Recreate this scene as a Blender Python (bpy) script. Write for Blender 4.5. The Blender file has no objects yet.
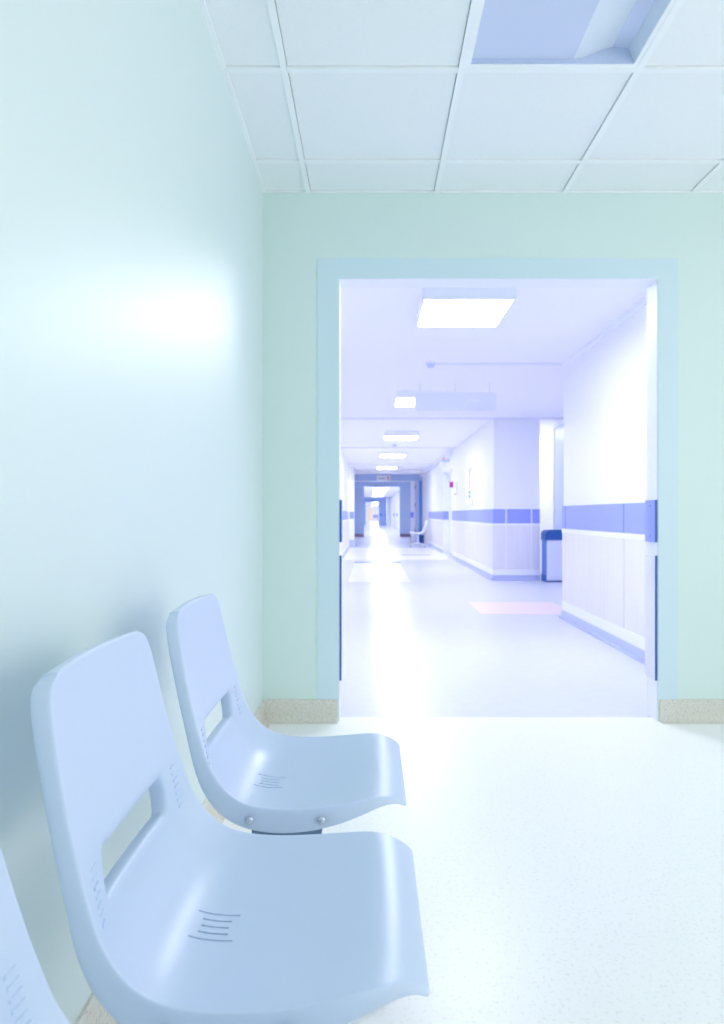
import bpy, bmesh, math, random
from mathutils import Vector, Matrix
from mathutils.bvhtree import BVHTree

random.seed(7)
sc = bpy.context.scene
COL = sc.collection
CAM_Z = 0.968
F = 680.0

# ------------------------------------------------------------------ materials
def srgb(r, g, b):
    def f(c):
        c /= 255.0
        return c / 12.92 if c <= 0.04045 else ((c + 0.055) / 1.055) ** 2.4
    return (f(r), f(g), f(b), 1.0)

def mat(name, col, rough=0.5, spec=0.5, metal=0.0, coat=0.0, coat_rough=0.1, emit=None, strength=0.0):
    m = bpy.data.materials.new(name); m.use_nodes = True
    p = m.node_tree.nodes['Principled BSDF']
    p.inputs['Base Color'].default_value = col
    p.inputs['Roughness'].default_value = rough
    p.inputs['Specular IOR Level'].default_value = spec
    p.inputs['Metallic'].default_value = metal
    p.inputs['Coat Weight'].default_value = coat
    p.inputs['Coat Roughness'].default_value = coat_rough
    if emit:
        p.inputs['Emission Color'].default_value = emit
        p.inputs['Emission Strength'].default_value = strength
    return m

def add_noise(m, c2, scale, lo, hi, detail=4, stretch=(1, 1, 1), bump=0.0, bscale=None):
    """mix the base colour with c2 by a noise pattern (object space); optional fine bump"""
    nt = m.node_tree; N = nt.nodes; L = nt.links
    p = N['Principled BSDF']
    tc = N.new('ShaderNodeTexCoord'); mp = N.new('ShaderNodeMapping')
    mp.inputs['Scale'].default_value = stretch
    L.new(tc.outputs['Object'], mp.inputs['Vector'])
    if c2:
        nz = N.new('ShaderNodeTexNoise'); nz.inputs['Scale'].default_value = scale; nz.inputs['Detail'].default_value = detail
        L.new(mp.outputs['Vector'], nz.inputs['Vector'])
        r = N.new('ShaderNodeMapRange'); r.inputs['From Min'].default_value = lo; r.inputs['From Max'].default_value = hi
        L.new(nz.outputs['Fac'], r.inputs['Value'])
        mx = N.new('ShaderNodeMix'); mx.data_type = 'RGBA'
        mx.inputs[6].default_value = p.inputs['Base Color'].default_value
        mx.inputs[7].default_value = c2
        L.new(r.outputs['Result'], mx.inputs[0]); L.new(mx.outputs[2], p.inputs['Base Color'])
    if bump:
        nb = N.new('ShaderNodeTexNoise'); nb.inputs['Scale'].default_value = bscale or scale; nb.inputs['Detail'].default_value = 2
        L.new(tc.outputs['Object'], nb.inputs['Vector'])
        b = N.new('ShaderNodeBump'); b.inputs['Strength'].default_value = bump; b.inputs['Distance'].default_value = 0.002
        L.new(nb.outputs['Fac'], b.inputs['Height']); L.new(b.outputs['Normal'], p.inputs['Normal'])
    return m

M = {}
M['mint'] = add_noise(mat('mint paint', (0.67, 0.795, 0.765, 1), 0.50, 0.5), None, 1, 0, 1, bump=0.10, bscale=90)
M['aqua'] = add_noise(mat('mint paint paled by light', (0.69, 0.80, 0.785, 1), 0.50, 0.9, coat=0.7, coat_rough=0.42), None, 1, 0, 1, bump=0.10, bscale=90)  # the end wall's mint, made paler for the light falling on it
M['casing'] = mat('pale aqua gloss paint', (0.62, 0.765, 0.825, 1), 0.4)
M['tile'] = add_noise(mat('ceiling tile', (0.85, 0.875, 0.89, 1), 0.8, 0.2), (0.82, 0.85, 0.87, 1), 160, 0.5, 0.75)
M['grid'] = mat('grid metal', (0.88, 0.905, 0.92, 1), 0.4)
M['floor_near'] = add_noise(mat('speckled cream vinyl', (0.90, 0.90, 0.885, 1), 0.33, 0.5), (0.79, 0.79, 0.75, 1), 110, 0.56, 0.70)
M['terrazzo'] = add_noise(mat('speckled beige terrazzo', (0.70, 0.68, 0.61, 1), 0.45), (0.55, 0.52, 0.46, 1), 130, 0.50, 0.68)
M['hall_white'] = mat('corridor white paint', (0.86, 0.87, 0.915, 1), 0.5)
M['hall_ceiling'] = mat('corridor ceiling white', (0.90, 0.90, 0.915, 1), 0.6)
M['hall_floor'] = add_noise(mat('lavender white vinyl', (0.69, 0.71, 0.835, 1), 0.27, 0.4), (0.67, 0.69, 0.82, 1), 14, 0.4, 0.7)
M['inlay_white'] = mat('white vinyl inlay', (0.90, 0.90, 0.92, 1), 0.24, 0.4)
M['inlay_pink'] = mat('pale pink vinyl inlay', (0.90, 0.74, 0.77, 1), 0.27, 0.4)
M['inlay_mauve'] = mat('mauve vinyl strip', (0.60, 0.52, 0.68, 1), 0.2, 0.6)
M['inlay_blue'] = mat('blue vinyl strip', (0.36, 0.46, 0.80, 1), 0.2, 0.6)
M['band'] = mat('periwinkle wall guard', (0.30, 0.36, 0.95, 1), 0.4)
M['band_edge'] = mat('guard edge in shade', (0.05, 0.14, 0.42, 1), 0.4)
M['rail'] = mat('white rail', (0.88, 0.90, 0.97, 1), 0.4)
M['wood'] = add_noise(mat('bleached wood laminate', (0.80, 0.79, 0.83, 1), 0.45), (0.76, 0.75, 0.81, 1), 4, 0.42, 0.68, stretch=(9, 9, 0.35))
M['skirt_lav'] = mat('lavender skirting', (0.51, 0.56, 0.80, 1), 0.4)
M['portal_blue'] = mat('grey blue paint and shade', (0.49, 0.62, 0.89, 1), 0.5)
M['portal_far'] = mat('mid blue paint', (0.40, 0.56, 0.92, 1), 0.5)
M['frame_white'] = mat('white door frame', (0.84, 0.85, 0.94, 1), 0.4)
M['door_blue'] = mat('clear blue door', (0.16, 0.36, 0.80, 1), 0.4)
M['door_lav'] = mat('pale lavender door', (0.58, 0.65, 0.90, 1), 0.4)
M['door_white'] = mat('white door', (0.74, 0.80, 0.93, 1), 0.4)
M['mauve'] = mat('mauve skirting', (0.30, 0.22, 0.36, 1), 0.5)
M['chair'] = add_noise(mat('pale blue plastic', (0.565, 0.66, 0.83, 1), 0.36, 0.5, coat=0.22, coat_rough=0.27), None, 1, 0, 1, bump=0.03, bscale=600)
M['chair_white'] = mat('white plastic', (0.80, 0.85, 0.93, 1), 0.35)
M['chrome'] = mat('steel', (0.60, 0.66, 0.74, 1), 0.22, metal=1.0)
M['bracket'] = mat('dark grey blue steel', (0.16, 0.25, 0.40, 1), 0.4, metal=0.3)
M['legs'] = mat('white coated steel', (0.75, 0.80, 0.88, 1), 0.35)
M['rubber'] = mat('dark rubber', (0.05, 0.06, 0.09, 1), 0.6)
M['reflector'] = mat('lavender reflector', (0.57, 0.64, 0.83, 1), 0.25, 0.6)
M['reflector_pale'] = mat('pale reflector', (0.66, 0.73, 0.84, 1), 0.3, 0.5)
M['lamp_body'] = mat('white lamp housing', (0.88, 0.90, 0.95, 1), 0.4)
M['sign_lav'] = mat('pale lavender sign board', (0.82, 0.85, 0.94, 1), 0.35)
M['sign_mark'] = mat('white lettering', (0.86, 0.88, 0.93, 1), 0.5)
M['sign_white'] = mat('white sign board', (0.86, 0.88, 0.92, 1), 0.4)
M['sign_ink'] = mat('grey blue print', (0.25, 0.30, 0.50, 1), 0.5)
M['sign_red'] = mat('crimson print', (0.62, 0.06, 0.22, 1), 0.5)
M['sign_teal'] = mat('teal exit sign', (0.05, 0.45, 0.70, 1), 0.4)
M['pink_print'] = mat('pink print', (0.68, 0.45, 0.66, 1), 0.5)
M['blue_print'] = mat('blue print', (0.16, 0.42, 0.80, 1), 0.5)
M['call_red'] = mat('magenta red plastic', (0.55, 0.05, 0.30, 1), 0.4)
M['call_orange'] = mat('orange lamp lens', (0.95, 0.50, 0.30, 1), 0.3)
M['bin_blue'] = mat('dark blue plastic', (0.015, 0.10, 0.38, 1), 0.35)
M['bin_mid'] = mat('mid blue plastic', (0.10, 0.25, 0.66, 1), 0.35)
M['bin_steel'] = mat('pale blue bin panel', (0.74, 0.78, 0.91, 1), 0.3)
M['orange'] = mat('pale orange door', (0.95, 0.80, 0.58, 1), 0.5)
M['trolley'] = mat('lavender trolley cover', (0.42, 0.42, 0.72, 1), 0.5)
M['window_frame'] = mat('white window frame', (0.8, 0.82, 0.85, 1), 0.4)

HALL_L = 28.8
def emitter(name, s, c=(0.965, 0.97, 1.0, 1)):
    return mat(name, (0.9, 0.9, 0.9, 1), 0.5, emit=c, strength=s)
M['lit'] = emitter('lit diffuser', HALL_L)
M['lit_far'] = emitter('lit far diffuser', 17.0)

# ------------------------------------------------------------------ mesh helpers
def box(bm, x0, x1, y0, y1, z0, z1):
    vs = [bm.verts.new(p) for p in ((x0,y0,z0),(x1,y0,z0),(x1,y1,z0),(x0,y1,z0),(x0,y0,z1),(x1,y0,z1),(x1,y1,z1),(x0,y1,z1))]
    fs = []
    for idx in ((3,2,1,0),(4,5,6,7),(0,1,5,4),(1,2,6,5),(2,3,7,6),(3,0,4,7)):
        fs.append(bm.faces.new([vs[i] for i in idx]))
    return vs, fs

def boxes(*bs, bevel=0.0, segs=2):
    bm = bmesh.new()
    for b in bs: box(bm, *b)
    if bevel:
        bmesh.ops.bevel(bm, geom=list(bm.edges), offset=bevel, segments=segs, affect='EDGES', profile=0.7)
    return bm

def cyl(bm, p0, p1, r0, r1=None, n=20, caps=True):
    r1 = r0 if r1 is None else r1
    p0 = Vector(p0); p1 = Vector(p1); d = (p1 - p0).normalized()
    a = d.orthogonal().normalized(); b = d.cross(a)
    A = [bm.verts.new(p0 + (a*math.cos(t) + b*math.sin(t))*r0) for t in [2*math.pi*i/n for i in range(n)]]
    B = [bm.verts.new(p1 + (a*math.cos(t) + b*math.sin(t))*r1) for t in [2*math.pi*i/n for i in range(n)]]
    for i in range(n):
        bm.faces.new((A[i], A[(i+1)%n], B[(i+1)%n], B[i]))
    if caps:
        bm.faces.new(A[::-1]); bm.faces.new(B)

def tube(bm, pts, r, n=10):
    """swept tube through pts, r a number or a list"""
    pts = [Vector(p) for p in pts]
    rs = r if isinstance(r, (list, tuple)) else [r]*len(pts)
    rings = []
    up = Vector((0, 1, 0.01)).normalized()
    for i, p in enumerate(pts):
        t = (pts[min(i+1, len(pts)-1)] - pts[max(i-1, 0)]).normalized()
        a = t.cross(up)
        if a.length < 1e-3: a = t.orthogonal()
        a.normalize(); b = t.cross(a)
        rings.append([bm.verts.new(p + (a*math.cos(q) + b*math.sin(q))*rs[i]) for q in [2*math.pi*k/n for k in range(n)]])
    for A, B in zip(rings, rings[1:]):
        for k in range(n):
            bm.faces.new((A[k], A[(k+1)%n], B[(k+1)%n], B[k]))
    bm.faces.new(rings[0][::-1]); bm.faces.new(rings[-1])

def extrude_profile(bm, prof, axis, a0, a1):
    """closed profile of 2D points extruded along 'x' (profile y,z) or 'y' (profile x,z)"""
    def P(p, a): return (a, p[0], p[1]) if axis == 'x' else (p[0], a, p[1])
    A = [bm.verts.new(P(p, a0)) for p in prof]; B = [bm.verts.new(P(p, a1)) for p in prof]
    n = len(prof)
    for i in range(n):
        bm.faces.new((A[i], A[(i+1)%n], B[(i+1)%n], B[i]))
    bm.faces.new(A[::-1]); bm.faces.new(B)

def obj(name, bm, m, parent=None, smooth=False, origin=None):
    bmesh.ops.recalc_face_normals(bm, faces=list(bm.faces))
    if origin is not None:
        bmesh.ops.translate(bm, verts=list(bm.verts), vec=-Vector(origin))
    me = bpy.data.meshes.new(name); bm.to_mesh(me); bm.free()
    for x in (m if isinstance(m, (list, tuple)) else [m]): me.materials.append(x)
    if smooth:
        for p in me.polygons: p.use_smooth = True
    o = bpy.data.objects.new(name, me); COL.objects.link(o)
    if origin is not None: o.location = origin
    if parent: o.parent = parent
    return o

def auto_smooth(o, ang=35):
    me = o.data
    for p in me.polygons: p.use_smooth = True
    me.set_sharp_from_angle(angle=math.radians(ang))

def tag(o, label, cat, group=None):
    o['label'] = label; o['category'] = cat
    if group: o['group'] = group
    return o

def thing(name, label, cat, loc, group=None):
    o = bpy.data.objects.new(name, None); COL.objects.link(o); o.location = loc
    o.empty_display_size = 0.1
    return tag(o, label, cat, group)

def struct(name, bm, m, parent=None, smooth=False):
    o = obj(name, bm, m, parent, smooth)
    if parent is None: o['kind'] = 'structure'
    return o

def copy_tree(src, loc, label=None):
    r = src.copy(); COL.objects.link(r); r.location = loc
    if label: r['label'] = label
    def rec(s, d):
        for ch in list(s.children):
            c = ch.copy(); COL.objects.link(c); c.parent = d; rec(ch, c)
    rec(src, r)
    return r

# ------------------------------------------------------------------ the waiting area (near room)
XW = -0.505           # left wall plane
DB = 3.181            # front face of the end wall
DT = 3.30             # its corridor face
CH = CAM_Z + 1.506    # ceiling of the waiting area
HC = CAM_Z + 1.42     # corridor ceiling
OX0, OX1, OZ = -0.150, 1.342, CAM_Z + 1.104
XR, YR = 3.0, -2.6    # right wall, rear wall (behind the camera)

struct('floor', boxes((XW-0.1, XR+0.1, YR-0.1, 3.246, -0.1, 0.0)), M['floor_near'])
struct('wall_left', boxes((XW-0.1, XW, YR-0.1, DT, 0, CH+0.15)), M['aqua'])
struct('wall_end', boxes((XW, OX0, DB, DT, 0, CH+0.15), (OX1, XR, DB, DT, 0, CH+0.15), (OX0, OX1, DB, DT, OZ, CH+0.15)), M['mint'])
# right and rear walls beyond the frame; wide windows added to bring in daylight
def windowed_wall(name, axis, a, b0, b1, wins, thick=0.12):
    bs = []; edges = [b0] + [e for w in wins for e in w[:2]] + [b1]
    z0, z1 = wins[0][2], wins[0][3]
    def bb(u0, u1, q0, q1):
        return (a, a+thick, u0, u1, q0, q1) if axis == 'y' else (u0, u1, a, a+thick, q0, q1)
    for i in range(0, len(edges), 2): bs.append(bb(edges[i], edges[i+1], 0, CH+0.15))
    for w in wins:
        bs.append(bb(w[0], w[1], 0, z0)); bs.append(bb(w[0], w[1], z1, CH+0.15))
    return struct(name, boxes(*bs), M['mint'])
def window_frame(name, axis, a, w):
    def bb(u0, u1, q0, q1):
        return (a+.03, a+.09, u0, u1, q0, q1) if axis == 'y' else (u0, u1, a+.03, a+.09, q0, q1)
    u0, u1, z0, z1 = w; t = .05; c = (u0+u1)/2
    return struct(name, boxes(bb(u0,u0+t,z0,z1), bb(u1-t,u1,z0,z1), bb(u0+t,u1-t,z0,z0+t), bb(u0+t,u1-t,z1-t,z1), bb(c-t/2,c+t/2,z0+t,z1-t)), M['window_frame'])
WR = [(-2.3, -0.1, 0.45, 2.4), (0.1, 2.5, 0.45, 2.4)]
WB = [(1.5, 2.8, 0.8, 2.3)]
windowed_wall('wall_right', 'y', XR, YR, DT, WR)
windowed_wall('wall_rear', 'x', YR-0.12, XW, XR, WB)
for i, w in enumerate(WR): window_frame('window_%d' % (i+1), 'y', XR, w)
for i, w in enumerate(WB): window_frame('window_%d' % (i+3), 'x', YR-0.12, w)

# suspended ceiling: tiles on a 0.6 m grid, T bars as its child
GX = [-0.294 + 0.6*k for k in range(0, 6)]
GY = [2.902 - 0.6*k for k in range(0, 10)]
xs = [XW] + [x for x in GX if x < XR] + [XR]
ys = [DB] + [y for y in GY if y > YR] + [YR]
bm = bmesh.new()
for i in range(len(xs)-1):
    for j in range(len(ys)-1):
        x0, x1, y1, y0 = xs[i], xs[i+1], ys[j], ys[j+1]
        if abs(x0-0.306) < .01 and abs(y0-1.702) < .01: continue      # the lamp sits here
        e = 0.0135
        box(bm, x0+e, x1-e, y0+e, y1-e, CH+0.004, CH+0.02)
    
cl = struct('ceiling', bm, M['tile'])
bm = bmesh.new()
for x in xs[1:-1]: box(bm, x-0.0115, x+0.0115, YR, DB, CH-0.004, CH+0.006)
for y in ys[1:-1]:
    for i in range(len(xs)-1):
        box(bm, xs[i]+0.0115, xs[i+1]-0.0115, y-0.0115, y+0.0115, CH-0.004, CH+0.006)
box(bm, XW, XW+0.016, YR, DB, CH-0.002, CH+0.006); box(bm, XW+.016, XR, DB-0.012, DB, CH-0.002, CH+0.006)
obj('ceiling_grid', bm, M['grid'], cl)
bm = boxes((XW-0.1, XR+0.1, YR-0.1, DT, CH+0.15, CH+0.25))
struct('ceiling_slab', bm, M['tile'])['kind'] = 'structure'

# door casing, a flat painted border a few millimetres proud of the wall
struct('trim_1', boxes((OX0-0.100, OX0, DB-0.004, DB, 0.10, OZ+0.094), (OX1, OX1+0.092, DB-0.004, DB, 0.10, OZ+0.094), (OX0, OX1, DB-0.004, DB, OZ, OZ+0.094)), M['casing'])
# white lining of the doorway
struct('trim_2', boxes((OX0-0.002, OX0+0.003, DB+0.001, DT+.003, 0, OZ), (OX1-0.003, OX1+0.002, DB+0.001, DT+.003, 0, OZ), (OX0+.003, OX1-.003, DB+0.001, DT+.003, OZ-0.003, OZ+0.002)), M['hall_white'])
# guard plates on both jambs: periwinkle plate above, wood panel below; edges toward the room coloured dark for their shade
for n, (xa, xb, xe) in enumerate(((OX0+0.003, OX0+0.012, 1), (OX1-0.012, OX1-0.003, -1))):
    p = struct('trim_%d' % (3+n), boxes((xa, xb, DB+0.004, DT, 0.838, 1.036)), M['band'])
    obj('plate_edge', boxes((xa-.0005, xb+.0005, DB-0.0005, DB+0.004, 0.838, 1.036)), M['band_edge'], p)
    bm = bmesh.new()
    for z in (0.865, 1.008): cyl(bm, (xb if xe > 0 else xa, DB+0.06, z), ((xb if xe > 0 else xa)+0.0015*xe, DB+0.06, z), 0.004, n=10)
    obj('screw', bm, M['band_edge'], p)
    p = struct('trim_%d' % (5+n), boxes((xa, xb, DB+0.004, DT, 0.19, 0.775)), M['wood'])
    obj('panel_edge', boxes((xa-.0005, xb+.0005, DB-0.0005, DB+0.004, 0.19, 0.775)), M['band_edge'], p)

# coved terrazzo skirting
def cove(sign=1, h=0.103, t=0.010, r=0.03):
    pts = [(0, 0), (0, h), (t*0.7, h), (t, h-0.004)]
    for k in range(7):
        a = math.pi/2 * k/6
        pts.append((t + r - r*math.cos(a), r - r*math.sin(a) + 0.0005))
    pts.append((t+r, 0))
    return pts
bm = bmesh.new()
prof = [(XW + p[0], p[1]) for p in cove()]
extrude_profile(bm, prof, 'y', YR, DB)
struct('baseboard_left', bm, M['terrazzo'])
bm = bmesh.new()
for x0, x1 in ((XW+0.01, OX0-0.006), (OX1+0.006, XR)):
    extrude_profile(bm, [(DB - p[0], p[1]) for p in cove()], 'x', x0, x1)
struct('baseboard_end', bm, M['terrazzo'])

# ------------------------------------------------------------------ the corridor
XL, XC, XS = -0.65, 1.81, 2.85      # left wall, right wall, side wall of the cross passage
struct('floor_corridor', boxes((-1.2, 3.1, 3.246, 112, -0.1, -0.0006)), M['hall_floor'])
struct('ceiling_corridor', boxes((-1.2, 3.1, DT, 24.0, HC, HC+0.12), (-1.2, 3.1, 24.0, 60, HC, HC+0.12), (-1.2, 3.1, 60, 112, HC, HC+.12)), M['hall_ceiling'])
D1, D2, D3, D4, D5 = 6.39, 10.02, 15.2, 17.1, 24.0
BX = 2.485
struct('wall_corridor_near', boxes((XC, 3.1, DT, D1, 0, HC)), M['hall_white'])
struct('wall_passage', boxes((XS, XS+.25, D1, 14.1, 0, HC), (XC+.15, XS, 14.0, 14.1, 0, HC)), M['hall_white'])
struct('wall_corridor_right', boxes((XC, BX, D2, D2+.2, 0, HC), (XC, XC+.15, D2+.2, 14.1, 0, HC), (XC, BX, 14.1, D3, 0, HC), (XC, BX, D4, 29.3, 0, HC), (XC+0.2, BX, D3, D4, 0, HC), (XC, XC+0.2, D3, D4, CAM_Z+1.045, HC)), M['hall_white'])
struct('wall_corridor_left', boxes((XL-.15, XL, DT, 20.5, 0, HC), (XL-.15, -0.51, 20.5, 21.0, 0, HC), (XL-.25, XL-.12, 21.0, 29.3, 0, HC), (XL-.15, XW, DT-.1, DT, 0, HC)), M['hall_white'])

# wall protection: wood panels with seams, white rails, periwinkle band, lavender skirting
Z_B1, Z_B0, Z_R0, Z_P0, Z_S1 = 1.046, 0.835, 0.797, 0.155, 0.075
def guard(tn, axis, fixed, out, g, seams, s0, s1):
    """axis 'y': run along y on plane x=fixed, facing -x (out=-1) or +x; axis 'x': run along x on plane y=fixed, facing -y"""
    def bb(u0, u1, z0, z1, t):
        lo, hi = (fixed-t, fixed) if out < 0 else (fixed, fixed+t)
        return (lo, hi, u0, u1, z0, z1) if axis == 'y' else (u0, u1, lo, hi, z0, z1)
    cuts = [s0] + list(seams) + [s1]
    r = struct('trim_%d' % tn, boxes(*[bb(cuts[i]+g*(i>0), cuts[i+1], Z_B0+.002, Z_B1, 0.014) for i in range(len(cuts)-1)]), M['band'])
    struct('trim_%d' % (tn+1), boxes(*[bb(cuts[i]+g*(i>0), cuts[i+1], Z_P0, Z_R0, 0.012) for i in range(len(cuts)-1)]), M['wood'])
    struct('trim_%d' % (tn+2), boxes(bb(s0, s1, Z_R0, Z_B0, 0.018), bb(s0, s1, Z_S1, Z_P0, 0.016)), M['rail'])
    struct('baseboard_%d' % tn, boxes(bb(s0, s1, 0, Z_S1, 0.022), bb(s0, s1, 0, 0.018, 0.045)), M['skirt_lav'])
guard(10, 'y', XC, -1, .014, [1.81*F/(626-371), 1.81*F/(567.0-371)][0:2], DT+.02, D1)
guard(20, 'x', D2, -1, .028, [1.975, 2.35], XC-.014, BX)
guard(30, 'y', XC, -1, .014, [11.56, 13.05], D2+.001, 15.07)
guard(40, 'y', XC, -1, .014, [], D4+.05, 21.2)
guard(50, 'y', XL, 1, .014, [4.9, 6.4, 7.9, 9.4, 10.9, 12.4, 13.9, 15.4, 16.9], DT+.02, 18.8)
# pier at the left and the jamb of the far doorway: bands that face us
struct('trim_60', boxes((XL, -0.51, 20.488, 20.5, Z_B0, Z_B1)), M['band'])
struct('trim_61', boxes((XL, -0.51, 20.47, 20.5, 0, 0.2)), M['skirt_lav'])
struct('trim_62', boxes((XC, XC+0.2, D4-.012, D4, Z_B0, Z_B1)), M['band'])
# vertical corner strip where the near wall ends, cornice, ceiling strips
struct('trim_63', boxes((XC-.026, XC, DT+.01, D1-.004, HC-.040, HC)), M['rail'])
struct('trim_64', boxes((0.61, XC, D1-.02, D1+.02, HC-.018, HC)), M['frame_white'])
struct('trim_65', boxes((XL, XS, D2-.03, D2+.01, HC-.022, HC)), M['frame_white'])
struct('trim_66', boxes((XL, XC, 14.35, 14.42, HC-.022, HC)), M['frame_white'])
struct('trim_67', boxes((XL, XC, 18.9, 19.0, HC-.05, HC), (XL, XC, 21.7, 21.9, HC-.09, HC)), M['hall_white'])
struct('trim_68', boxes((XC-.10, XC, 15.0, 23.9, HC-.09, HC)), M['frame_white'])        # trunking along the wall top
# header and white posts of the open fire door
struct('trim_69', boxes((-.66, XC, D5, D5+.25, CAM_Z+1.18, HC)), M['portal_blue'])  # white header, coloured the grey blue of the shadow on it
struct('trim_70', boxes((-.66, XC-.26, D5-.03, D5+.25, CAM_Z+1.165, CAM_Z+1.185), (XC-.40, XC-.26, D5-.02, D5+.2, 0, CAM_Z+1.165)), M['frame_white'])
dr = struct('door_1', boxes((XC-.26, XC-.11, D5, D5+.05, 0, CAM_Z+1.18), (XC-.0, XC-.02, D5, D5+.05, 0, CAM_Z+1.18)), M['door_lav'])
obj('door_leaf', boxes((XC-.115, XC-.01, D5-.02, D5+.04, 0.01, CAM_Z+1.18)), M['door_blue'], dr)
for z in (CAM_Z+.95, CAM_Z+.33, CAM_Z-.55):
    bm = bmesh.new(); cyl(bm, (XC-.255, D5-.03, z-.07), (XC-.255, D5-.03, z+.07), .016, n=10); obj('hinge', bm, M['sign_ink'], dr)
struct('trim_71', boxes((XC-.42, XC-.30, D5-.034, D5-.02, Z_B0+.02, Z_B1)), M['band'])
# first grey blue wall with its open doorway
PX0, PX1, PZ = -0.30, 1.245, CAM_Z+1.20
PB = 29.3
struct('wall_portal', boxes((-1.2, PX0, PB, PB+.3, 0, HC), (PX1, 2.5, PB, PB+.3, 0, HC), (PX0, PX1, PB, PB+.3, PZ, HC)), M['portal_blue'])
struct('baseboard_portal', boxes((-.8, PX0, PB-.015, PB, 0, .13), (PX1, XC, PB-.015, PB, 0, .13)), M['mauve'])
# white door in the recess of the right wall
dr = struct('door_2', boxes((XC+.16, XC+.199, D3+.02, D4-.08, 0.005, CAM_Z+1.0)), M['door_white'])
obj('door_frame', boxes((XC+.14, XC+.2, D3, D3+.07, 0, CAM_Z+1.045), (XC+.14, XC+.2, D4-.07, D4-.012, 0, CAM_Z+1.045), (XC+.14, XC+.2, D3+.07, D4-.07, CAM_Z+.99, CAM_Z+1.045)), M['frame_white'], dr)
bm = bmesh.new(); cyl(bm, (XC+.16, D3+.22, 1.03), (XC+.10, D3+.22, 1.03), .012, n=10); cyl(bm, (XC+.105, D3+.21, 1.03), (XC+.105, D3+.36, 1.03), .011, n=10)
obj('door_handle', bm, M['chrome'], dr)
# pale lavender door in the side passage
dr = struct('door_3', boxes((XS-.015, XS, 9.3, 10.50, 0.0, CAM_Z+1.33)), M['door_lav'])
obj('door_frame', boxes((XS-.03, XS, 10.50, 10.60, 0, CAM_Z+1.40), (XS-.03, XS, 9.2, 9.3, 0, CAM_Z+1.40), (XS-.03, XS, 9.3, 10.50, CAM_Z+1.33, CAM_Z+1.40)), M['frame_white'], dr)

# floor inlays, flush vinyl pieces
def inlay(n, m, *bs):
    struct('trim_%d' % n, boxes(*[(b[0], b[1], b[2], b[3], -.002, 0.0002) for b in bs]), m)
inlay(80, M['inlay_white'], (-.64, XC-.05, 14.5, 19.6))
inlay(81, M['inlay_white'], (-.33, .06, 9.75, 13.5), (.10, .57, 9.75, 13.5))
inlay(82, M['inlay_pink'], (1.07, XC-.03, 6.6, 7.5), (XC-.03, 2.0, 6.6, 7.5))
struct('trim_83', boxes((.74, 1.40, 16.1, 16.35, -.001, 0.0012)), M['inlay_mauve'])
struct('trim_84', boxes((-.33, .05, 13.55, 13.9, -.001, 0.0008), (.25, .60, 13.6, 13.9, -.001, 0.0008)), M['inlay_blue'])

# far corridors
struct('wall_far_left', boxes((-1.2, -1.0, PB+.3, 112, 0, HC)), M['hall_white'])
struct('wall_far_right', boxes((1.72, 1.95, PB+.3, 112, 0, HC)), M['hall_white'])
struct('wall_far_portal', boxes((-1.0, -.485, 60, 60.4, 0, HC), (.706, 1.34, 60, 60.4, 0, HC), (-.485, .706, 60, 60.4, CAM_Z+1.09, HC)), M['portal_far'])
struct('trim_90', boxes((1.34, 1.72, 58, 58.3, 0, HC), (1.50, 1.60, 57.97, 58, 0, HC)), M['door_lav'])
struct('trim_91', boxes((-1.0, 1.72, 55, 55.3, HC-.10, HC)), M['door_lav'])
struct('trim_92', boxes((.74, 1.02, 59.96, 60, Z_B0, Z_B1), (1.22, 1.33, 59.96, 60, Z_B0, Z_B1)), M['door_blue'])
struct('trim_93', boxes((1.70, 1.72, 44, 45.5, Z_B0, Z_B1), (1.70, 1.72, 50, 52, Z_B0, Z_B1), (1.70, 1.72, 38, 38.6, Z_B0, Z_B1)), M['band'])
struct('wall_far_end', boxes((-1.2, 2, 112, 112.2, 0, HC)), M['hall_white'])
struct('door_4', boxes((-.5, .28, 111.95, 112, 0, CAM_Z+1.05)), M['orange'])

# ------------------------------------------------------------------ lamps
def surface_lamp(x0, x1, y0, y1, h, m, label, group, first=None):
    cx, cy = (x0+x1)/2, (y0+y1)/2; w, l = (x1-x0)/2, (y1-y0)/2
    t = thing('ceiling_light', label, 'ceiling light', (cx, cy, HC), group)
    bm = bmesh.new(); e = .014
    box(bm, -w, w, -l, -l+e, -h, 0); box(bm, -w, w, l-e, l, -h, 0); box(bm, -w, -w+e, -l+e, l-e, -h, 0); box(bm, w-e, w, -l+e, l-e, -h, 0)
    box(bm, -w+e, w-e, -l+e, l-e, -.012, 0)
    obj('housing', bm, M['lamp_body'], t)
    bm = boxes((-w+e, w-e, -l+e, l-e, -h+.001, -h+.006)); obj('diffuser', bm, m, t)
    return t
G = 'lit square lamps along the corridor ceiling'
lab = ['largest lit square lamp, on the corridor ceiling just beyond the doorway',
       'second lit corridor lamp, partly hidden by the hanging lavender sign',
       'third lit corridor lamp, just beyond the hanging lavender sign',
       'fourth lit corridor lamp, second beyond the hanging lavender sign',
       'fifth and farthest small lit lamp before the blue header']
for i, (x, y) in enumerate(((.32, 4.22), (.285, 7.79), (.235, 11.58), (.21, 15.25), (.165, 19.3))):
    surface_lamp(x, x+.58, y, y+.63, .085, M['lit'], lab[i], G)
surface_lamp(.20, .78, 25.5, 26.1, .06, M['lit'], 'added lamp, unseen behind the blue header, brightening the grey blue doorway wall', None)  # unseen lamp added to brighten the wall around the doorway
for i, y in enumerate((31.5, 35, 39, 44, 50, 56, 61.5, 66, 71, 76, 82, 88, 94, 100, 105, 109)):
    surface_lamp(.1, .9, y, y+.9, .06, M['lit_far'], 'added lit lamp on the ceiling of the distant corridor beyond the grey blue doorway', 'added lamps of the distant corridor')  # lamp row added to brighten the far corridors
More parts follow.
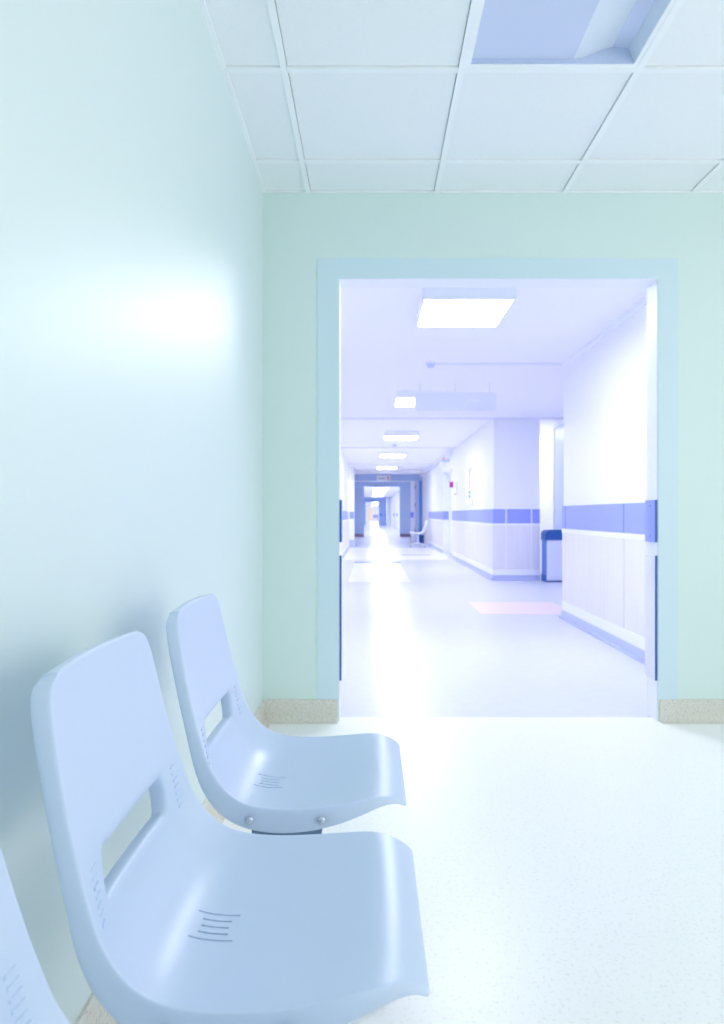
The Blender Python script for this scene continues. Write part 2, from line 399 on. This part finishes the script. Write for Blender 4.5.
surface_lamp(2.02, 2.56, 11.0, 11.6, .06, M['lit_far'], 'added lamp, out of sight behind the corridor corner, brightening the passage', None)  # hidden lamp added to light the passage side wall

# unlit recessed lamp of the waiting area
t = thing('recessed_ceiling_light', 'unlit lavender recessed square lamp in the tiled ceiling of the waiting area', 'ceiling light', (.606, 2.002, CH))
bm = bmesh.new(); w = .2885; e = .016
box(bm, -w, w, -w, -w+e, -.002, .05); box(bm, -w, w, w-e, w, -.002, .05); box(bm, -w, -w+e, -w+e, w-e, -.002, .05); box(bm, w-e, w, -w+e, w-e, -.002, .05)
obj('frame', bm, M['grid'], t)
def sheet(prof, name, m):
    bm = bmesh.new()
    A = [bm.verts.new((p[0], -w+e, p[1])) for p in prof]; B = [bm.verts.new((p[0], w-e, p[1])) for p in prof]
    A2 = [bm.verts.new((p[0], -w+e, p[1]+.003)) for p in prof]; B2 = [bm.verts.new((p[0], w-e, p[1]+.003)) for p in prof]
    for i in range(len(prof)-1):
        bm.faces.new((A[i], A[i+1], B[i+1], B[i])); bm.faces.new((A2[i], B2[i], B2[i+1], A2[i+1]))
    for i in range(len(prof)-1):
        bm.faces.new((A[i], A2[i], A2[i+1], A[i+1])); bm.faces.new((B[i], B[i+1], B2[i+1], B2[i]))
    bm.faces.new((A[0], B[0], B2[0], A2[0])); bm.faces.new((A[-1], A2[-1], B2[-1], B[-1]))
    o = obj(name, bm, m, t); auto_smooth(o, 50)
W = w - e
sheet([(-W, .014), (.07, .014)], 'cover_panel', M['reflector'])
sheet([(.07, .014), (.10, .020), (.14, .034), (.17, .047), (.20, .055)], 'curved_reflector', M['reflector_pale'])
sheet([(.20, .055), (.255, .05)], 'inner_panel', M['reflector'])
sheet([(.255, .05), (W, .004)], 'side_reflector', M['reflector_pale'])
bm = boxes((-W, W, -W, W, .06, .08), (-W, W, W-.004, W, .0, .06)); obj('housing', bm, M['reflector'], t)

# ------------------------------------------------------------------ chairs
def chair_shell():
    # rim of the shell seen from the side: x, z, half width, dish depth, flange length
    R = [(-.3760,.7800,.140,.001,.020),(-.3745,.7740,.162,.002,.022),(-.3710,.757,.172,.003,.023),(-.364,.722,.178,.004,.023),(-.353,.668,.184,.005,.022),
         (-.340,.612,.189,.006,.022),(-.3320,.583,.192,.006,.022),(-.3250,.558,.194,.009,.023),(-.3090,.510,.198,.022,.027),(-.3010,.494,.200,.031,.030),(-.282,.464,.203,.038,.036),
         (-.250,.437,.205,.038,.042),(-.205,.426,.206,.034,.045),(-.145,.424,.206,.025,.044),(-.080,.429,.203,.016,.038),
         (-.030,.436,.195,.007,.028),(.000,.440,.188,.003,.022),(.022,.438,.180,.001,.016),(.041,.433,.172,.0,.010),(.055,.426,.166,.0,.006),(.0635,.417,.163,.0,.003)]
    n = len(R)
    V = [-1,-.975,-.90,-.80,-.68,-.62,-.55,-.40,-.2,0,.2,.40,.55,.62,.68,.80,.90,.975,1]
    nrm = []
    for i in range(n):
        a = R[max(i-1,0)]; b = R[min(i+1,n-1)]
        tx, tz = b[0]-a[0], b[1]-a[1]; l = math.hypot(tx, tz)
        nrm.append((-tz/l, tx/l))
    rows = [(0,2),(0,1)] + [(i,0) for i in range(n)]
    cols = [(0,2),(0,1)] + [(k,0) for k in range(len(V))] + [(len(V)-1,1),(len(V)-1,2)]
    bm = bmesh.new(); grid = []
    for (i, fr) in rows:
        x, z, w, dish, fl = R[i]; nx, nz = nrm[i]; row = []
        for c, (k, fc) in enumerate(cols):
            v = V[k]
            s = (1 - abs(v)**3.2) * dish
            lev = max(fr, fc)
            d = {0: 0.0, 1: min(.005, fl*.45), 2: fl}[lev]
            px, pz = x - nx*(s + d), z - nz*(s + d)
            if fr: pz += .0035 if fr == 1 else .003
            # the top edge is gently bowed
            if i <= 1: pz += .005*(1-v*v)
            if i == 0 or i == 1: px -= .004*(1-v*v)
            y = v*w
            if fc: y += math.copysign(0.003 if fc == 1 else .007, v)
            row.append(bm.verts.new((px, y, pz)))
        grid.append(row)
    ja, jb = cols.index((V.index(-.62),0)), cols.index((V.index(.62),0))
    ra, rb = rows.index((7,0)), rows.index((8,0))
    for r in range(len(rows)-1):
        for c in range(len(cols)-1):
            if r == ra and ja <= c < jb: continue
            bm.faces.new((grid[r][c], grid[r+1][c], grid[r+1][c+1], grid[r][c+1]))
    bm.normal_update()
    # turned-back lip around the slot
    loop = [grid[ra][c] for c in range(ja, jb+1)] + [grid[rb][c] for c in range(jb, ja-1, -1)]
    eds = []
    for a, b in zip(loop, loop[1:] + loop[:1]):
        e = bm.edges.get((a, b))
        if e: eds.append(e)
    ex = bmesh.ops.extrude_edge_only(bm, edges=eds)
    nv = [g for g in ex['geom'] if isinstance(g, bmesh.types.BMVert)]
    bmesh.ops.translate(bm, verts=nv, vec=(-.026, 0, -.008))
    bmesh.ops.recalc_face_normals(bm, faces=list(bm.faces))
    me = bpy.data.meshes.new('cage'); bm.to_mesh(me); bm.free()
    # make the normals point to the sitter
    f = me.polygons[len(me.polygons)//2]
    o = bpy.data.objects.new('cage', me); COL.objects.link(o)
    avg = sum((p.normal.z for p in me.polygons if abs(p.center.y) < .1 and -.2 < p.center.x < -.03), 0.0)
    if avg < 0: me.flip_normals()
    s = o.modifiers.new('s', 'SOLIDIFY'); s.thickness = .0045; s.offset = -1
    u = o.modifiers.new('u', 'SUBSURF'); u.levels = u.render_levels = 3
    # drain slots in an hourglass pattern: real cuts through the seat
    bmc = bmesh.new()
    for k in range(5):
        q = (k-2)/2; hl = .019 + .009*q*q*q*q + .002*abs(q)
        box(bmc, -.222-hl, -.222+hl, -.006+(k-2)*.0145-.0017, -.006+(k-2)*.0145+.0017, .36, .46)
    bmesh.ops.recalc_face_normals(bmc, faces=list(bmc.faces))
    mc = bpy.data.meshes.new('cut'); bmc.to_mesh(mc); bmc.free()
    oc = bpy.data.objects.new('cut', mc); COL.objects.link(oc)
    b = o.modifiers.new('b', 'BOOLEAN'); b.operation = 'DIFFERENCE'; b.object = oc; b.solver = 'EXACT'
    dg = bpy.context.evaluated_depsgraph_get()
    out = bpy.data.meshes.new_from_object(o.evaluated_get(dg))
    bpy.data.objects.remove(oc); bpy.data.objects.remove(o)
    # raised grip ribs on the two uprights beside the slot
    bm = bmesh.new(); bm.from_mesh(out)
    bvh = BVHTree.FromBMesh(bm)
    for sgn in (-1, 1):
        for k in range(7):
            z = .495 + k*.0105
            yc = sgn*(.1620 - .0006*k)
            hit = bvh.ray_cast(Vector((.3, yc, z)), Vector((-1, 0, 0)))
            if hit[0] is None: continue
            p, nn = hit[0], hit[1]
            if nn.x < 0: nn = -nn
            a = Vector((0, 1, 0)); a = (a - nn*a.dot(nn)).normalized(); c = nn.cross(a)
            vs, fs = box(bm, -1, 1, -1, 1, -1, 1)
            for v in vs:
                q = v.co; taper = .55 if q.x > 0 else 1
                v.co = p + nn*(q.x*.0019) + a*(q.y*.0095*(.9 if q.x > 0 else 1)) + c*(q.z*.0028*taper)
    # backing just under the drain slots
    bb = bmesh.new(); g = {}
    for a in range(9):
        for b in range(9):
            x, y = -.262+.01*a, -.046+.01*b
            z = None
            for dx, dy in ((0,0),(0,.005),(0,-.005),(.006,0)):
                h = bvh.ray_cast(Vector((x+dx, y+dy, .6)), Vector((0, 0, -1)))
                if h[0] is not None and h[0].z > .37 and h[1].z > .6: z = h[0].z; break
            g[a, b] = z
    zs = [z for z in g.values() if z]
    top = {}; bot = {}
    for k, z in g.items():
        z = z if z else sum(zs)/len(zs)
        p = (-.262+.01*k[0], -.046+.01*k[1])
        top[k] = bb.verts.new((p[0], p[1], z-.0052)); bot[k] = bb.verts.new((p[0], p[1], z-.0075))
    for a in range(8):
        for b in range(8):
            bb.faces.new((top[a,b], top[a+1,b], top[a+1,b+1], top[a,b+1]))
            bb.faces.new((bot[a,b], bot[a,b+1], bot[a+1,b+1], bot[a+1,b]))
    for a in range(8):
        for b in (0, 8):
            bb.faces.new((top[a,b], bot[a,b], bot[a+1,b], top[a+1,b]))
            bb.faces.new((top[b,a], top[b,a+1], bot[b,a+1], bot[b,a]))
    bmesh.ops.recalc_face_normals(bb, faces=list(bb.faces))
    back = bpy.data.meshes.new('slot_backing'); bb.to_mesh(back); bb.free()
    out2 = bpy.data.meshes.new('seat_shell'); bm.to_mesh(out2); bm.free()
    for p in out2.polygons: p.use_smooth = True
    out2.set_sharp_from_angle(angle=math.radians(40))
    return out2, back

CX = -0.165   # chair origin in the shell's x
def make_chair(name, label, group, shell_mesh, m):
    t = thing(name, label, 'chair', (0, 0, 0), group)
    sh = shell_mesh.copy(); sh.materials.clear(); sh.materials.append(m)
    s = bpy.data.objects.new('seat_shell', sh); COL.objects.link(s); s.parent = t; s.location = (-CX, 0, 0)
    bk = backing.copy(); bk.materials.clear(); bk.materials.append(m)
    q = bpy.data.objects.new('slot_backing', bk); COL.objects.link(q); q.parent = s
    # mounting bracket below the shell
    bm = bmesh.new()
    box(bm, -.228, -.098, -.194, .194, .371, .378)
    box(bm, -.228, -.098, -.194, -.188, .378, .400); box(bm, -.228, -.098, .188, .194, .378, .400)
    bmesh.ops.translate(bm, verts=list(bm.verts), vec=(-CX, 0, 0))
    obj('bracket', bm, M['bracket'], t)
    for sy in (-1, 1):
        for x in (-.229, -.097):
            bm = bmesh.new()
            bmesh.ops.create_uvsphere(bm, u_segments=16, v_segments=8, radius=.0075)
            bmesh.ops.scale(bm, verts=list(bm.verts), vec=(1, .55, 1))
            cyl(bm, (0, 0, 0), (0, -sy*.012, 0), .004, n=10)
            bmesh.ops.translate(bm, verts=list(bm.verts), vec=(x-CX, sy*.2125, .407))
            b = obj('bolt', bm, M['chrome'], t, smooth=True)
    bm = bmesh.new(); cyl(bm, (0, 0, .10), (0, 0, .372), .024, n=24); cyl(bm, (0, 0, .085), (0, 0, .13), .034, .028, n=24)
    auto_smooth(obj('pedestal', bm, M['legs'], t), 40)
    for sx in (-1, 1):
        for sy in (-1, 1):
            bm = bmesh.new()
            ca, sa = math.cos(math.radians(24))*sx, math.sin(math.radians(24))*sy
            pts = [(r*ca, r*sa, z) for r, z in ((.015,.115),(.055,.112),(.10,.098),(.14,.072),(.175,.044),(.205,.020))]
            tube(bm, pts, [.017,.016,.015,.013,.012,.011], n=12)
            l = obj('leg', bm, M['legs'], t, smooth=True)
            bm = bmesh.new(); cyl(bm, (.206*ca, .206*sa, 0), (.206*ca, .206*sa, .018), .016, .013, n=14)
            obj('foot_glide', bm, M['rubber'], l)
    return t

shell, backing = chair_shell()
G = 'pale blue chairs along the mint wall'
ch = make_chair('waiting_chair', 'pale blue plastic chair in the middle of the row, whole seat shown in front', G, shell, M['chair'])
ch.location = (CX+.006, 0.948, 0)
copy_tree(ch, (CX+.006, 1.459, 0), 'farthest pale blue plastic chair against the mint wall, with two round bolts on its side')
copy_tree(ch, (CX+.006, 0.450, 0), 'nearest pale blue plastic chair, only its backrest edge at the lower left corner')
wc = make_chair('waiting_chair', 'small white chair far down the corridor, against the right wall', None, shell, M['chair_white'])
wc.location = (1.40, 20.3, 0); wc.rotation_euler = (0, 0, math.pi)
wc.scale = (1.12, 1.0, 1.0)

# ------------------------------------------------------------------ things in the corridor
# waste bin
t = thing('waste_bin', 'tall waste bin with a dark blue rounded lid and pale front', 'bin', (2.655, 9.86, 0))
w, d = .148, .13
def rounded_box(x0, x1, y0, y1, z0, z1, bev, segs=4):
    return boxes((x0, x1, y0, y1, z0, z1), bevel=bev, segs=segs)
auto_smooth(obj('body', rounded_box(-w, w, -d+.012, d, .02, .60, .012), M['bin_mid'], t), 40)
auto_smooth(obj('front_panel', rounded_box(-w+.012, w-.006, -d, -d+.025, .02, .61, .006), M['bin_steel'], t), 40)
bm = bmesh.new()
prof = [(-w-.012, .60)]
r = .07
for k in range(9):
    a = math.pi/2*k/8; prof.append((-w-.012 + r - r*math.cos(a), .745 - r + r*math.sin(a)))
for k in range(9):
    a = math.pi/2*k/8; prof.append((w+.008 - r + r*math.sin(a), .745 - r + r*math.cos(a)))
prof.append((w+.008, .60))
extrude_profile(bm, prof, 'y', -d-.012, d)
lid = obj('lid', bm, M['bin_blue'], t); auto_smooth(lid, 40)
obj('flap', boxes((-w+.03, w-.03, -d-.016, -d-.011, .635, .70), bevel=.002), M['bin_blue'], lid)
auto_smooth(obj('base', rounded_box(-w-.008, w+.002, -d-.004, d, 0, .014, .004), M['bin_blue'], t), 40)
auto_smooth(obj('corner_foot', rounded_box(-w-.010, -w+.010, -d+.02, d-.01, .012, .10, .006), M['bin_blue'], t), 40)

# hanging lavender sign
SY = 7.35
def px(x, dd): return (x-371)*dd/F
def pz(y, dd): return CAM_Z + (514.4-y)*dd/F
x0, x1, z0, z1 = px(414.5, SY), px(496.2, SY), pz(410.8, SY), pz(392.6, SY)
t = thing('hanging_sign', 'wide pale lavender sign board hanging on three rods below the corridor ceiling', 'sign', ((x0+x1)/2, SY, z0))
cx = (x0+x1)/2
bm = boxes((x0-cx, x1-cx, -.012, .012, 0, z1-z0)); 
ve = [e for e in bm.edges if abs(e.verts[0].co.y - e.verts[1].co.y) > .01]
bmesh.ops.bevel(bm, geom=ve, offset=.02, segments=4, affect='EDGES')
bd = obj('board', bm, M['sign_lav'], t)
bm = bmesh.new()
def stroke(bm, xa, ya, xb, yb, hw=.006):
    a = Vector((px(xa, SY)-cx, -.0135, pz(ya, SY)-z0)); b = Vector((px(xb, SY)-cx, -.0135, pz(yb, SY)-z0))
    dv = (b-a).normalized(); n = Vector((-dv.z, 0, dv.x))*hw
    q = [a+n, b+n, b-n, a-n]
    lo = [bm.verts.new(p) for p in q]; hi = [bm.verts.new(p+Vector((0,.003,0))) for p in q]
    bm.faces.new(lo); bm.faces.new(hi[::-1])
    for i in range(4): bm.faces.new((lo[i], hi[i], hi[(i+1)%4], lo[(i+1)%4]))
stroke(bm, 467, 400.6, 479, 400.6, .012); stroke(bm, 463, 408.5, 466.5, 401.5, .008)
obj('faint_marking', bm, M['sign_mark'], bd)
for xx in (420, 455, 489.5):
    bm = bmesh.new(); cyl(bm, (px(xx, SY)-cx, 0, z1-z0), (px(xx, SY)-cx, 0, HC-z0), .004, n=8)
    obj('hanging_rod', bm, M['legs'], t)

# white sign under the header
SY = 23.75
x0, x1, z0, z1 = px(376.7, SY), px(390.7, SY), pz(481.3, SY), pz(475.4, SY)
t = thing('hanging_sign', 'small white sign with dark print and a crimson mark at its right end', 'sign', (x0, SY, z0))
bd = obj('board', boxes((0, x1-x0, -.02, .02, 0, z1-z0), bevel=.004), M['sign_white'], t)
bm = bmesh.new(); hh = z1-z0
for a, b in ((.10,.16),(.18,.24),(.27,.30),(.32,.40),(.43,.47)):
    box(bm, (x1-x0)*a*1.3, (x1-x0)*b*1.3, -.0215, -.02, hh*.40, hh*.58)
obj('lettering', bm, M['sign_ink'], bd)
bm = boxes(((x1-x0)*.80, (x1-x0)*.85, -.0215, -.02, hh*.15, hh*.8), ((x1-x0)*.75, (x1-x0)*.80, -.0215, -.02, hh*.65, hh*.8))
obj('crimson_mark', bm, M['sign_red'], bd)
for a in (.15, .85):
    bm = bmesh.new(); cyl(bm, ((x1-x0)*a, 0, hh), ((x1-x0)*a, 0, HC-z0), .006, n=8); obj('hanging_rod', bm, M['legs'], t)

# distant signs
SY = 59.9
x0, x1 = px(370.2, SY), px(374.2, SY)
t = thing('exit_sign', 'tiny teal sign above the farthest blue doorway', 'sign', ((x0+x1)/2, SY, pz(501.8, SY)))
obj('board', boxes((-(x1-x0)/2, (x1-x0)/2, -.06, .08, 0, .15), bevel=.01), M['sign_teal'], t)
obj('backplate', boxes((-(x1-x0)/2-.02, (x1-x0)/2+.02, .08, .10, -.02, .17)), M['frame_white'], t)

# notice panel on the right wall
y0, y1 = 11.97, 12.85
t = thing('notice_panel', 'white framed wall notice with a pink column and two blue squares', 'notice', (XC, (y0+y1)/2, 1.14))
hw = (y1-y0)/2; hh = .70
fr = obj('frame', boxes((-.03, 0, -hw, -hw+.03, 0, hh), (-.03, 0, hw-.03, hw, 0, hh), (-.03, 0, -hw+.03, hw-.03, hh-.03, hh), (-.035, 0, -hw+.03, hw-.03, 0, .03)), M['frame_white'], t)
sh = obj('sheet', boxes((-.014, -.002, -hw+.03, hw-.03, .03, hh-.03)), M['sign_white'], t)
obj('lower_ledge', boxes((-.045, -.035, -hw, hw, 0, .02)), M['sign_lav'], t)
bm = boxes(*[(-.016, -.0145, -.13, .03, z, z+.07) for z in (.29, .37, .47, .54)])
obj('pink_column', bm, M['pink_print'], sh)
for z in (.13, .205):
    obj('blue_square', boxes((-.0165, -.0145, -.13, .08, z, z+.055)), M['blue_print'], sh)
obj('white_card', boxes((-.034, -.030, -.15, .30, .62, .695)), M['rail'], fr)

# call point, white box, lamp, smoke detectors
t = thing('fire_alarm_call_point', 'small magenta red call point on the right corridor wall beside the white door', 'alarm', (XC+.002, 15.02, 1.565))
bd = obj('body', boxes((-.075, 0, -.06, .06, 0, .12), bevel=.006), M['call_red'], t)
obj('press_plate', boxes((-.078, -.074, -.03, .03, .03, .085)), M['pink_print'], bd)
t = thing('wall_dispenser', 'small white box below and right of the magenta red call point', 'dispenser', (XC, 14.35, 1.40))
auto_smooth(obj('body', boxes((-.05, 0, -.09, .09, 0, .24), bevel=.012, segs=3), M['frame_white'], t))
obj('drip_lip', boxes((-.055, -.01, -.08, .08, -.02, .0)), M['pink_print'], t)
t = thing('call_lamp', 'small wall lamp with an orange lens above the white corridor door', 'lamp', (XC+.002, 15.75, HC-.20))
obj('bracket', boxes((-.16, 0, -.03, .03, .0, .05), bevel=.005), M['door_lav'], t)
bm = bmesh.new(); cyl(bm, (-.12, 0, .05), (-.12, 0, .10), .035, .03, n=16); obj('lens', bm, M['call_orange'], t, smooth=False)
obj('sounder_box', boxes((-.20, -.08, .2, .4, -.12, .02), bevel=.01), M['sign_lav'], t)
def detector(x, y, r, label):
    t = thing('smoke_detector', label, 'detector', (x, y, HC), None)
    bm = bmesh.new(); cyl(bm, (0, 0, -.012), (0, 0, 0), r, n=24); auto_smooth(obj('base', bm, M['lamp_body'], t))
    bm = bmesh.new(); cyl(bm, (0, 0, -.045), (0, 0, -.012), r*.55, r*.85, n=24); auto_smooth(obj('sensor_head', bm, M['door_lav'], t))
detector(.56, 6.36, .05, 'small white detector at the left end of the ceiling strip, beyond the first lit lamp')
detector(.48, 13.75, .06, 'small white detector on the corridor ceiling between third and fourth lit lamps')
# small dark bin behind the white chair
t = thing('waste_bin', 'small dark blue bin on the floor behind the far white chair', 'bin', (1.70, 23.0, 0))
bm = bmesh.new(); cyl(bm, (0, 0, 0), (0, 0, .26), .075, .09, n=20); auto_smooth(obj('body', bm, M['bin_blue'], t))
bm = bmesh.new(); cyl(bm, (0, 0, .26), (0, 0, .285), .095, .09, n=20); auto_smooth(obj('rim', bm, M['bin_mid'], t))
# distant trolley
t = thing('hospital_trolley', 'tiny lavender trolley at the very end of the distant corridor', 'trolley', (.72, 104, 0))
obj('mattress', boxes((-.40, .40, -.9, .9, .62, .90), bevel=.03), M['trolley'], t)
fr = obj('frame', boxes((-.38, .38, -.88, .88, .45, .62), bevel=.01), M['trolley'], t)
for sx in (-1, 1):
    for sy in (-1, 1):
        l = obj('leg', boxes((sx*.33-.03, sx*.33+.03, sy*.75-.03, sy*.75+.03, .16, .46)), M['legs'], t)
        bm = bmesh.new(); cyl(bm, (sx*.33-.03, sy*.75, .09), (sx*.33+.03, sy*.75, .09), .09, n=16); obj('wheel', bm, M['rubber'], l)

# ------------------------------------------------------------------ daylight, camera
w = bpy.data.worlds.new('World'); sc.world = w; w.use_nodes = True
bg = w.node_tree.nodes['Background']
bg.inputs['Color'].default_value = (0.985, 0.98, 1.0, 1); bg.inputs['Strength'].default_value = 2.45

cam = bpy.data.cameras.new('Camera'); co = bpy.data.objects.new('Camera', cam); COL.objects.link(co)
co.location = (0, 0, CAM_Z); co.rotation_euler = (math.pi/2, 0, 0)
cam.sensor_fit = 'AUTO'; cam.sensor_width = 36.0; cam.lens = F/1024*36.0
cam.shift_x = -9.0/1024; cam.shift_y = 2.4/1024
cam.clip_start = 0.02; cam.clip_end = 300
cam.dof.use_dof = True; cam.dof.focus_distance = 1.6; cam.dof.aperture_fstop = 5.6
sc.camera = co

sc.cycles.use_denoising = True
sc.cycles.max_bounces = 14; sc.cycles.diffuse_bounces = 10; sc.cycles.glossy_bounces = 6
sc.cycles.caustics_reflective = False
sc.view_settings.view_transform = 'Standard'; sc.view_settings.look = 'None'
sc.view_settings.exposure = 0.0; sc.view_settings.gamma = 1.0; sc.view_settings.use_curve_mapping = False
